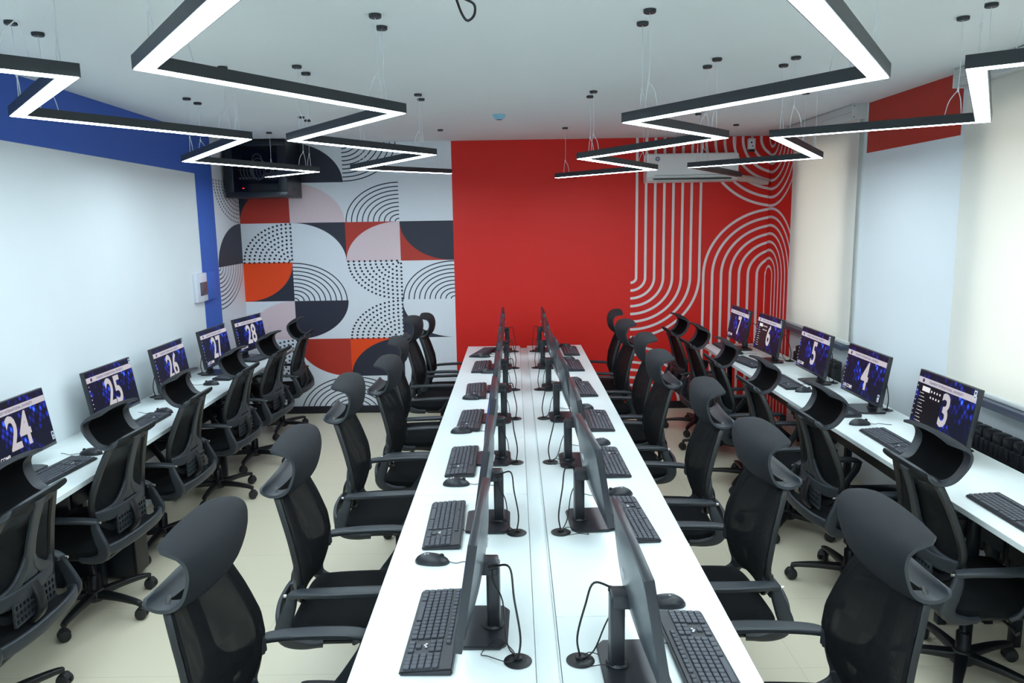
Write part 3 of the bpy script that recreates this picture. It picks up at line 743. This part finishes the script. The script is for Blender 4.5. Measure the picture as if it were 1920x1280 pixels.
def place_monitor(x, y, rz, label, group, num=None, menu=False, zoff=0, sticker=None, grom=None):
    o = pool.pop()
    o.location = (x, y, ZD+zoff); o.rotation_euler = (0, 0, rz); tag(o, label, 'monitor', group)
    so = [c for c in o.children if c.name.startswith('screen')][0]
    if grom:
        v = Matrix.Rotation(-rz, 3, 'Z') @ Vector((grom[0]-x, grom[1]-y, 0)); gx, gy = v.x, v.y
        rr = random.Random(int(y*1000+x*77)); j = lambda a: rr.uniform(-a, a)
        bm = B(); tube(bm, [(-.005, .03, .205), (-.03+gx*.3, .03*.7+gy*.3, .222), (gx*.75-.01, gy*.7+.01, .16), (gx-.008, gy, .07), (gx, gy+.004, .006)], .003, 6, 6)
        tube(bm, [(.008, .03, .200), (-.02, .03, .206)], .008, 8, 1); tube(bm, [(-.004, .03, .2), (-.004, .028, .16), (-.03, .03, .10), (gx*.6, gy*.5+.03, .02), (gx, gy-.006, .006)], .0022, 6, 5)
        obj('power_cable', bm, M['cable'], o)
        bm = B(); tube(bm, [(gx, gy, .006), (gx+.02, gy-.04+j(.02), .004), (gx+.06, gy-.07+j(.03), .02), (gx+.10, gy-.05+j(.03), .004), (gx+.08, gy+.0+j(.02), .004), (gx+.03, gy+.02, .012), (gx-.0, gy, .006)], .0014, 5, 5)
        obj('signal_cable', bm, M['cable'], o)
    hw, hh = MW/2-.006, MH/2
    if num:
        # on a screen facing +x the viewer's right is +y
        bm = B(); rect(bm, -hw, hw, .082, .112, 0); sub(so, bm, 'title_bar', M['sbar'], .0006)
        bm = B(); text_bm(bm, 'TASHKENT INTERNATIONAL UNIVERSITY', .0185, (0, .0, .0905), (0, 1, 0), (0, 0, 1), sx=.86, bold=.0002, align='CENTER')
        sub(so, bm, 'title_lettering', M['stxt'])
        bm = B(); cyl(bm, (-.2, .097), .010, 0, .0001, 20, 0, ax='x'); sub(so, bm, 'title_crest', M['stxt'])
        bm = B(); text_bm(bm, num, .225, (0, .03 if len(num) == 1 else .0, -.085), (0, 1, 0), (0, 0, 1), sx=.78, bold=.0052, align='CENTER'); sub(so, bm, 'numeral', M['snum'], .0016)
        bm = B()
        if not menu:
            text_bm(bm, 'LAB COMP.', .03, (0, -hw+.02, -.118), (0, 1, 0), (0, 0, 1), sx=.85, bold=.0004)
            rect(bm, -hw+.02, -hw+.07, -.128, -.126, 0)
        else:
            rect(bm, -hw+.055, -hw+.125, .045, .07, .0006)
        for k in range(7): rect(bm, -hw+.006, -hw+.012, .06-k*.025, .066-k*.025, 0)
        sub(so, bm, 'screen_text', M['swht'], .0016)
        if menu:
            bm = B(); rect(bm, -hw+.03, -.01, -.125, .078, 0); sub(so, bm, 'menu_panel', M['smenu'], .0009)
            bm = B()
            for k in range(9): rect(bm, -hw+.04, -hw+.044, .03-k*.018, .034-k*.018, 0); rect(bm, -hw+.05, -hw+.075+.01*(k % 3), .031-k*.018, .0335-k*.018, 0)
            for a in range(4):
                for b in range(2): rect(bm, -hw+.135+a*.025, -hw+.145+a*.025, .05-b*.03, .06-b*.03, 0)
            sub(so, bm, 'menu_icons', M['swht'], .0013)
        if sticker:
            yy = hw-.025; z0 = .098 if sticker == 't' else -.12
            bm = B(); rect(bm, yy, yy+.022, z0, z0+.042, 0, 0); cyl(bm, (yy+.011, z0+.03), .007, .0002, .0004, 14, 1, ax='x'); rect(bm, yy+.004, yy+.018, z0+.008, z0+.012, .0003, 1)
            sub(so, bm, 'paper_sticker', [M['mark'], M['logo']], .0022)
    return o
CB = [1.87+.15, 2.82, 3.62, 4.39, 5.20, 6.01, 6.80]
NW = {'24': 'twenty-four', '25': 'twenty-five', '26': 'twenty-six', '27': 'twenty-seven', '28': 'twenty-eight', '3': 'three', '4': 'four', '5': 'five', '6': 'six', '7': 'seven'}
Lm = [('24', -2.44, 3.50), ('25', -2.44, 4.375), ('26', -2.44, 5.15), ('27', -2.445, 5.955), ('28', -2.41, 6.67)]
for i, (n, x, y) in enumerate(Lm):
    place_monitor(x, y, [.02, 0, .03, -.02, -.14][i]*1.0, 'black monitor on the left wall desk, its screen showing a large white %s' % NW[n], 'monitors along the left wall', n, sticker='bttttt'[i], grom=(-2.5, GLW[1:][i]))
Rm = [('3', 2.155, 3.64, 1, 't'), ('4', 2.155, 4.485, 0, 'b'), ('5', 2.155, 5.27, 0, 't'), ('6', 2.11, 6.10, 1, 't'), ('7', 2.05, 6.71, 0, 't')]
for i, (n, x, y, mn, st) in enumerate(Rm):
    place_monitor(x, y, PI+[0, -.0, 0, .04, .02][i], 'black monitor on the window-side desk, its screen showing a large white %s' % NW[n], 'monitors along the right wall', n, bool(mn), sticker=st, grom=(2.23, GRW[1:][i]))
for i, y in enumerate([2.04, 2.82, 3.62, 4.39, 5.20, 6.01, 6.80]):
    place_monitor(-.077, y, PI+[-.03, 0, .02, 0, .0, -.02, .02][i], 'black monitor seen edge-on, %s in the left line on the centre bench' % ordn[i], 'monitors on the left side of the centre bench', grom=(-.007, GL[i]))
for i, (x, y) in enumerate([(.255, 1.84), (.24, 2.82), (.25, 3.57), (.24, 4.40), (.23, 5.22), (.22, 6.01), (.22, 6.79)]):
    place_monitor(x, y, [.02, .06, 0, .03, .05, .0, .0][i], 'black monitor showing its back, %s in the right line on the centre bench' % ordn[i], 'monitors on the right side of the centre bench', grom=(.16, GL[i]))

# ------------------------------------------------------------------ keyboard (long axis y, user side +x means user sits at -x ... front edge at +x)
def make_keyboard():
    t = link('keyboard', None)
    bm = B(); prism(bm, [(-.070, -.222), (.070, -.222), (.070, .222), (-.070, .222)], 0, .016)
    bmesh.ops.bevel(bm, geom=bm.edges[:], offset=.004, segments=2, affect='EDGES')
    for v in bm.verts:
        if v.co.z > .008: v.co.z += -.07*v.co.x
    obj('keyboard_body', bm, M['kb'], t)
    bm = B()
    def key(x, y, w=.0165, l=.0165):
        z = .0165-.07*x; box(bm, x-w/2, x+w/2, y-l/2, y+l/2, z-.002, z+.0045, .0018, seg=1)
    U = .019
    rows = [(-.048, 'fn'), (-.024, 'n'), (-.005, 'n'), (.014, 'n'), (.033, 'n'), (.052, 'sp')]
    for x, kd in rows:
        if kd == 'fn':
            for k in range(15): key(x, -.20+k*.0205+(.005 if k > 4 else 0), .013)
        elif kd == 'n':
            for k in range(15): key(x, -.205+k*U)
        else:
            for k in (0, 1, 2): key(x, -.205+k*.024, l=.021)
            key(x, -.085, l=.11)
            for k in range(4): key(x, -.012+k*.023, l=.02)
    for x, kd in rows[1:]:
        if kd == 'sp' or x == .033:
            if x == .033: key(x, .108)
            else:
                for k in (-1, 0, 1): key(x, .108+k*U)
        elif x < .01:
            for k in (-1, 0, 1): key(x, .108+k*U)
        for k in range(4): key(x, .153+k*U*.9)
    obj('keycaps', bm, M['key'], t)
    bm = B(); z = .0195; box(bm, -.004, .004, .095, .1, 0, .0005); 
    for (a, b) in ((.012, .098), (.016, .104), (.012, .112)): box(bm, a-.003, a+.003, b-.003, b+.003, z-.003, z-.001)
    obj('logo_mark', bm, M['mark'], t)
    bm = B(); tube(bm, [(-.07, .06, .008), (-.09, .065, .004), (-.12, .05, .003), (-.15, .07, .003)], .0016, 5, 5); obj('keyboard_cord', bm, M['cable'], t)
    return t
def make_mouse():
    t = link('computer_mouse', None)
    bm = B()
    def mp(s, q):
        th = q*PI; x = -.06+s*.12; b = max(.02, 1-abs(2*s-1)**2.6)**.5
        w = (.031-.004*s)*b; h = .005+.032*b*pl([(0, .55), (.35, .85), (.65, 1), (1, .8)], s)
        return Vector((x, w*math.cos(th), h*math.sin(th)+.001))
    R = [[bm.verts.new(mp(i/16, j/12)) for j in range(13)] for i in range(17)]
    for i in range(16):
        for j in range(12): bm.faces.new((R[i][j], R[i+1][j], R[i+1][j+1], R[i][j+1]))
    bm.faces.new([r[0] for r in R]+[r[12] for r in R[::-1]]); bm.faces.new(R[0]); bm.faces.new(R[-1])
    bmesh.ops.remove_doubles(bm, verts=bm.verts[:], dist=.0004)
    obj('mouse_body', bm, M['mon'], t)
    bm = B(); cyl(bm, (-.034, .026), .0085, -.003, .003, 14, 0, ax='y'); obj('scroll_wheel', bm, M['rubber'], t)
    bm = B()
    for (a, b) in ((.012, -.006), (.018, 0), (.012, .006), (.022, .008)): box(bm, a-.003, a+.003, b-.002, b+.002, .033, .0362)
    obj('logo_mark', bm, M['mark'], t)
    bm = B(); tube(bm, [(-.058, 0, .006), (-.085, .004, .003), (-.11, -.01, .003), (-.14, .01, .003), (-.17, .02, .003)], .0015, 5, 5); obj('mouse_cord', bm, M['cable'], t)
    return t
kb0 = make_keyboard(); ms0 = make_mouse(); ku = [False, False]
# local -x side faces the monitor, +x faces the user
def place_kb(x, y, rz, lab, grp):
    o = kb0 if not ku[0] else copy_tree(kb0); ku[0] = True; o.location = (x, y, ZD); o.rotation_euler = (0, 0, rz); tag(o, lab, 'keyboard', grp)
def place_ms(x, y, rz, lab, grp):
    o = ms0 if not ku[1] else copy_tree(ms0); ku[1] = True; o.location = (x, y, ZD); o.rotation_euler = (0, 0, rz); tag(o, lab, 'mouse', grp)
KL = [(-.243, 2.03, 0.02), (-.283, 2.795, -.02), (-.268, 3.575, 0), (-.273, 4.344, .02), (-.277, 5.127, -.03), (-.276, 6.003, .02), (-.286, 6.683, .25)]
ML = [(-.30, 2.474), (-.275, 3.255), (-.31, 4.108), (-.300, 4.914), (-.215, 5.78), (-.278, 6.48)]
KR = [(.478, 1.88, .04), (.437, 2.827, .06), (.446, 3.535, .02), (.476, 4.30, .0), (.466, 5.143, .05), (.463, 6.011, .02), (.489, 6.70, 0)]
MR = [(.445, 2.16), (.43, 3.10), (.43, 3.84), (.42, 4.60), (.42, 5.42), (.44, 6.27), (.456, 6.955)]
for i, (x, y, r) in enumerate(KL): place_kb(x, y, PI-r, 'black keyboard on the left side of the centre bench, %s of its line' % ordn[i], 'keyboards on the left of the centre bench')
for i, (x, y, r) in enumerate(KR): place_kb(x, y, r, 'black keyboard on the right side of the centre bench, %s of its line' % ordn[i], 'keyboards on the right of the centre bench')
for i, (x, y) in enumerate(ML): place_ms(x, y, PI+.1*(i % 3-1), 'black mouse on the left side of the centre bench, %s of its line' % (ordn[i] if i < 5 else 'farthest'), 'mice on the left of the centre bench')
for i, (x, y) in enumerate(MR): place_ms(x, y, .1*(i % 3-1), 'black mouse on the right side of the centre bench, %s of its line' % ordn[i], 'mice on the right of the centre bench')
for (x, y, r, lb) in [(-2.215, 3.50, -.05, 'below the monitor showing twenty-four on the left wall desk'), (-2.225, 4.39, 0, 'between the monitors showing twenty-five and twenty-six on the left wall desk'), (-2.22, 5.86, -.1, 'below the monitor showing twenty-seven on the left wall desk'), (-2.25, 6.62, -.2, 'below the monitor showing twenty-eight on the left wall desk')]:
    place_kb(x, y, r, 'black keyboard '+lb, 'keyboards along the left wall')
for (x, y, r, lb) in [(-2.214, 3.80, 0, 'beside the keyboard below the monitor showing twenty-four, on the left wall desk'), (-2.23, 4.66, 0, 'below the monitor showing twenty-six on the left wall desk'), (-2.26, 5.50, 0, 'between the monitors showing twenty-six and twenty-seven on the left wall desk')]:
    place_ms(x, y, r, 'black mouse '+lb, 'mice along the left wall')
for (x, y, r, lb) in [(1.93, 2.80, PI, 'at the right picture edge on the window-side desk'), (1.935, 3.80, PI, 'between the monitors showing three and four on the window-side desk'), (1.94, 4.52, PI, 'below the monitor showing four on the window-side desk'), (1.90, 5.26, PI, 'below the monitor showing five on the window-side desk'), (1.87, 6.03, PI+.15, 'below the monitor showing six on the window-side desk'), (1.90, 6.76, PI, 'below the monitor showing seven on the window-side desk')]:
    place_kb(x, y, r, 'black keyboard '+lb, 'keyboards along the right wall')
for (x, y, r, lb) in [(1.93, 4.15, PI, 'below the monitor showing four, with its cord trailing to the stand'), (1.93, 4.98, PI, 'below the monitor showing five on the window-side desk'), (1.90, 6.44, PI, 'between the monitors showing six and seven on the window-side desk')]:
    place_ms(x, y, r, 'black mouse '+lb, 'mice along the right wall')

# ------------------------------------------------------------------ computer towers under the wall desks
def tower(x, y, rz, lab):
    t = thing('computer_tower', lab, 'computer', (x, y, 0), rz, 'computer towers under the wall desks')
    bm = B(); box(bm, -.19, .19, -.07, .07, .02, .38, .006); obj('tower_case', bm, M['rackm'], t)
    bm = B(); box(bm, .189, .205, -.068, .068, .03, .37, .004); f = obj('front_panel', bm, M['plastic'], t)
    bm = B(); cyl(bm, (0, .34), .006, .204, .208, 12, ax='x'); obj('power_light', bm, M['led_o'], f)
    bm = B(); 
    for a in (-.15, .15): box(bm, a-.02, a+.02, -.06, .06, 0, .022)
    obj('foot', bm, M['rubber'], t)
tower(-2.29, 3.965, 0, 'black computer tower with an orange light under the left wall desk')
tower(2.10, 4.13, PI, 'black computer tower with an orange light under the window-side desk')

# ------------------------------------------------------------------ zigzag pendant lights
LW, LH = .056, .037
def lamp(pts, lab, off=(), canop=(), wires=()):
    P = [Vector(p) for p in pts]; o0 = P[0].copy()
    t = thing('pendant_light', lab, 'lamp', tuple(o0), 0, 'zigzag pendant lights')
    P = [p-o0 for p in P]
    n = len(P)
    def lr(i, w):   # mitred left/right offsets at vertex i
        if i == 0: d = (P[1]-P[0]).xy.normalized(); nn = Vector((-d.y, d.x)); return nn*w, -nn*w
        if i == n-1: d = (P[i]-P[i-1]).xy.normalized(); nn = Vector((-d.y, d.x)); return nn*w, -nn*w
        a = (P[i]-P[i-1]).xy.normalized(); b = (P[i+1]-P[i]).xy.normalized()
        na = Vector((-a.y, a.x)); nb = Vector((-b.y, b.x)); m = (na+nb).normalized(); k = w/max(.3, m.dot(na)); return m*k, -m*k
    for i in range(n-1):
        bm = B()
        q = []
        for j in (i, i+1):
            l, r = lr(j, LW/2)
            z = P[j].z
            q.append([Vector((P[j].x+l.x, P[j].y+l.y, z)), Vector((P[j].x+r.x, P[j].y+r.y, z))])
        (a, b), (d, c) = q[0], q[1]
        lo = [bm.verts.new(v) for v in (a, b, c, d)]; hi = [bm.verts.new(v+Vector((0, 0, LH))) for v in (a, b, c, d)]
        bm.faces.new(hi); bm.faces.new(lo[::-1])
        for k in range(4): bm.faces.new((lo[k], lo[(k+1) % 4], hi[(k+1) % 4], hi[k]))
        hs = obj('light_beam', bm, M['lampb'], t, smooth=0)
        bm = B(); q = []
        for j in (i, i+1):
            l, r = lr(j, LW/2-.004); z = P[j].z-.0015
            q.append([Vector((P[j].x+l.x, P[j].y+l.y, z)), Vector((P[j].x+r.x, P[j].y+r.y, z))])
        (a, b), (d, c) = q
        dd = (P[i+1]-P[i]).normalized()*.0
        lo = [bm.verts.new(v) for v in (a+dd, b+dd, c-dd, d-dd)]; hi = [bm.verts.new(v.co+Vector((0, 0, .001))) for v in lo]
        bm.faces.new(hi); bm.faces.new(lo[::-1])
        for k in range(4): bm.faces.new((lo[k], lo[(k+1) % 4], hi[(k+1) % 4], hi[k]))
        obj('diffuser', bm, M['lampoff' if i in off else 'lampon'], hs, smooth=0)
    # suspension: two cords per corner
    for i in range(n):
        sg = 1 if (i+1 < n and P[i+1].x > P[i].x) or (i+1 == n and P[i-1].x > P[i].x) else -1
        for k in (0, 1):
            if i == n-1 and k == 1: continue
            if i == 0 and k == 1: continue
            j = min(i+1, n-1) if k == 0 else i-1
            if j == i: j = i-1
            d = (P[j]-P[i]).normalized(); q = P[i]+d*.09; q2 = P[i]+d*.16
            top = H-o0.z
            cpos = P[i]+d*.11; zl = P[i].z+LH
            bm = B(); lathe(bm, [(.021, top-.014), (.024, top-.010), (.024, top-.001)], (cpos.x, cpos.y, 0), 18); obj('ceiling_rose', bm, M['lampb'], t)
            bm = B(); mid = Vector((cpos.x, cpos.y, zl+.10))
            tube(bm, [(cpos.x, cpos.y, top-.012), mid+Vector((.003, 0, .1)), mid], .0015, 5, 4)
            lathe(bm, [(.0035, -.008), (.0045, 0), (.0035, .008)], tuple(mid), 8)
            for e in (q, q2): tube(bm, [mid, (mid*.35+e*.65)+Vector((0, 0, zl*.65-e.z*.65+.04)) if False else Vector(((mid.x+e.x*2)/3, (mid.y+e.y*2)/3, zl+.06)), (e.x, e.y, zl)], .0019, 5, 4)
            obj('suspension_cord', bm, M['cord'], t)
lamp([(-.95, -1.3, 2.34), (-.40, -.5, 2.34), (-1.05, .4, 2.34), (-.37, 1.30, 2.345), (-1.02, 2.2, 2.346), (-.45, 3.1, 2.34), (-1.125, 4.0, 2.337), (-.51, 4.9, 2.332), (-1.18, 5.8, 2.311), (-.547, 6.72, 2.327)],  # each zigzag continues unseen behind the camera, added to brighten chairs and foreground
     'black zigzag pendant light with white strips over the left half of the centre bench')
lamp([(1.0, -1.3, 2.28), (.42, -.5, 2.28), (1.02, .3, 2.28), (.387, 1.20, 2.285), (1.02, 2.2, 2.29), (.465, 3.1, 2.29), (1.075, 4.0, 2.315), (.435, 4.9, 2.292), (1.05, 5.8, 2.274), (.383, 6.72, 2.276)],
     'black zigzag pendant light with white strips over the right half of the centre bench')
lamp([(-1.3, -1.3, 2.33), (-1.95, -.4, 2.33), (-1.3, .5, 2.33), (-2.0, 1.45, 2.33), (-1.235, 2.2, 2.327), (-1.955, 3.1, 2.354), (-1.365, 4.0, 2.348), (-2.055, 4.9, 2.316), (-1.475, 5.8, 2.299), (-2.12, 6.7, 2.321)],
     'black zigzag pendant light with white strips over the chairs along the left wall')
lamp([(1.35, -1.2, 2.3), (2.0, -.3, 2.3), (1.35, .6, 2.3), (2.0, 1.6, 2.30), (1.29, 2.2, 2.308), (1.86, 3.1, 2.27), (1.345, 4.0, 2.313), (1.92, 4.9, 2.273), (1.335, 5.8, 2.285), (1.95, 6.7, 2.26)],
     'black zigzag pendant light with white strips over the chairs along the windows', off=(8,))

# ------------------------------------------------------------------ air conditioner
t = thing('air_conditioner', 'white wall-mounted air conditioner on the red striped wall', 'air conditioner', (1.705, YB, 2.255))
bm = B()
prof = [(0, .0), (-.15, .0), (-.19, .03), (-.205, .07), (-.205, .24), (-.19, .265), (0, .265)]
a = [bm.verts.new((-.435, y, z)) for y, z in prof]; b = [bm.verts.new((.435, y, z)) for y, z in prof]
bm.faces.new(a); bm.faces.new(b[::-1])
for i in range(len(prof)): bm.faces.new((a[i], a[(i+1) % len(prof)], b[(i+1) % len(prof)], b[i]))
bmesh.ops.bevel(bm, geom=[e for e in bm.edges], offset=.008, segments=3, affect='EDGES')
obj('body', bm, M['acw'], t)
bm = B(); box(bm, -.37, .37, -.206, -.19, .024, .032, 0, 1); box(bm, -.37, .37, -.20, -.155, .006, .022, .003); obj('louvre', bm, [M['acg'], M['plastic']], t)
bm = B(); box(bm, -.36, .36, -.2085, -.2, .0605, .063, 0); obj('panel_seam', bm, M['plastic'], t)
bm = B(); cyl(bm, (-.335, .215), .028, -.2075, -.2045, 24, 0, ax='y'); cyl(bm, (-.335, .215), .018, -.2085, -.2055, 24, 1, ax='y'); cyl(bm, (-.335, .215), .010, -.2095, -.2065, 20, 0, ax='y')
obj('round_sticker', bm, [M['mark'], M['logo']], t)
bm = B(); tube(bm, [(.42, -.09, .045), (.50, -.08, .03), (.60, -.06, .02), (.70, -.05, -.005), (.765, -.04, -.01)], [.034, .034, .032, .03, .026], 12, 5)
obj('wrapped_pipe', bm, M['pipe'], t)
# ------------------------------------------------------------------ security camera, detector, ceiling loop
t = thing('security_camera', 'small white camera with black lens mounted high on the red wall', 'camera', (2.30, YB, 2.60))
bm = B(); box(bm, -.035, .035, -.07, -.02, -.045, .06, .008); obj('body', bm, M['acw'], t)
bm = B(); cyl(bm, (-.006, .02), .008, -.074, -.069, 12, ax='y'); cyl(bm, (.006, -.012), .006, -.074, -.069, 12, ax='y'); box(bm, -.03, .03, -.073, -.03, -.065, -.042, .006); obj('lens', bm, M['plastic'], t)
bm = B(); tube(bm, [(0, -.03, .05), (0, -.012, .06), (0, 0, .06)], .012, 8, 3); obj('bracket', bm, M['acw'], t)
t = thing('smoke_detector', 'small pale blue round detector on the middle of the ceiling', 'detector', (-.095, 5.79, H))
bm = B(); lathe(bm, [(.028, -.034), (.036, -.026), (.048, -.012), (.05, -.001)], (0, 0, 0), 28); obj('body', bm, M['detector'], t)
bm = B(); lathe(bm, [(.02, -.037), (.02, -.03)], (0, 0, 0), 20); obj('sensor', bm, M['sill'], t)
bm = B(); tube(bm, [(-.03, .04, 0), (-.012, .02, -.05), (.01, -.02, -.085), (.035, -.05, -.075), (.035, -.03, -.035), (.0, .03, 0)], .0045, 8, 6)
tag(obj('cable_loop', bm, M['cable'], None, (-.16, 2.80, H)), 'black loop of cable hanging from the ceiling at the top edge', 'cable')
# ------------------------------------------------------------------ distribution box on the left wall
t = thing('distribution_box', 'white electrical distribution box with smoked window on the left wall, half over the blue strip', 'electrical box', (xl(6.42), 6.42, 1.29), math.atan(.05))
bm = B(); box(bm, 0, .035, -.23, -.0, 0, .235, .004); obj('cover', bm, M['boxw'], t)
bm = B(); box(bm, 0, .035, .0, .22, 0, .235, .004); obj('cover', bm, M['blue'], t)['label'] = 'blue-painted half of the cover'
bm = B(); box(bm, .03, .038, -.17, .0, .05, .16, .002); obj('window', bm, M['boxg'], t)
# ------------------------------------------------------------------ network cabinet
t = thing('network_cabinet', 'black wall-mounted network cabinet with a glass door in the upper left corner', 'cabinet', (-2.355, YB, 2.165))
w, dd, hh = .285, .455, .51
bm = B()
box(bm, -w, w, -dd, 0, 0, .015, .002); box(bm, -w, w, -dd, 0, hh-.015, hh, .002)
box(bm, -w, -w+.012, -dd, 0, .015, hh-.015); box(bm, w-.012, w, -dd, 0, .015, hh-.015); box(bm, -w, w, -.012, 0, .015, hh-.015)
obj('cabinet_shell', bm, M['rackm'], t)
bm = B()
for (a, b, c, d) in ((-w, w, 0, .05), (-w, w, hh-.05, hh), (-w, -w+.08, .05, hh-.05), (w-.08, w, .05, hh-.05)): box(bm, a, b, -dd-.02, -dd, c, d, .003)
dr = obj('door_frame', bm, M['rackm'], t)
bm = B(); box(bm, -w+.08, w-.08, -dd-.012, -dd-.008, .05, hh-.05); obj('glass_pane', bm, M['tint'], dr, smooth=0)
bm = B(); 
for k in range(3): box(bm, w-.002, w+.002, -.3, -.2, .06+.012*k, .065+.012*k)
obj('side_vent', bm, M['plastic'], t)
bm = B(); box(bm, -.21, .21, -.36, -.15, .26, .305, .003)
for k in range(12): box(bm, -.19+k*.03, -.172+k*.03, -.363, -.358, .273, .287, 0, 1)
obj('patch_panel', bm, [M['monback'], M['plastic']], t)
bm = B(); box(bm, -.21, .21, -.36, -.12, .16, .205, .003)
for k in range(12): box(bm, -.19+k*.03, -.172+k*.03, -.363, -.358, .172, .187, 0, 1)
obj('switch', bm, [M['mon'], M['mark']], t)
bm = B(); box(bm, -.12, .17, -.35, -.1, .06, .13, .003); pw = obj('power_unit', bm, M['monback'], t)
bm = B(); box(bm, -.17, -.155, -.354, -.348, .085, .093); obj('status_light', bm, M['led_r'], t)
for k in range(7):
    bm = B(); x = -.17+k*.03
    tube(bm, [(x, -.36, .275), (x+.005, -.395, .25), (x+.012, -.395, .21), (x+.015, -.36, .18)], .003, 6, 5); obj('patch_cable', bm, M['cord'], t)
for k, (r, zc) in enumerate(((.075, .26), (.06, .24), (.05, .33))):
    bm = B(); tube(bm, [(.0+r*math.cos(a*PI/6)*.9, -.385-.01*k, zc+r*1.3*math.sin(a*PI/6)) for a in range(12)], .003, 6, 3, closed=True); obj('patch_cable', bm, M['cord'], t)
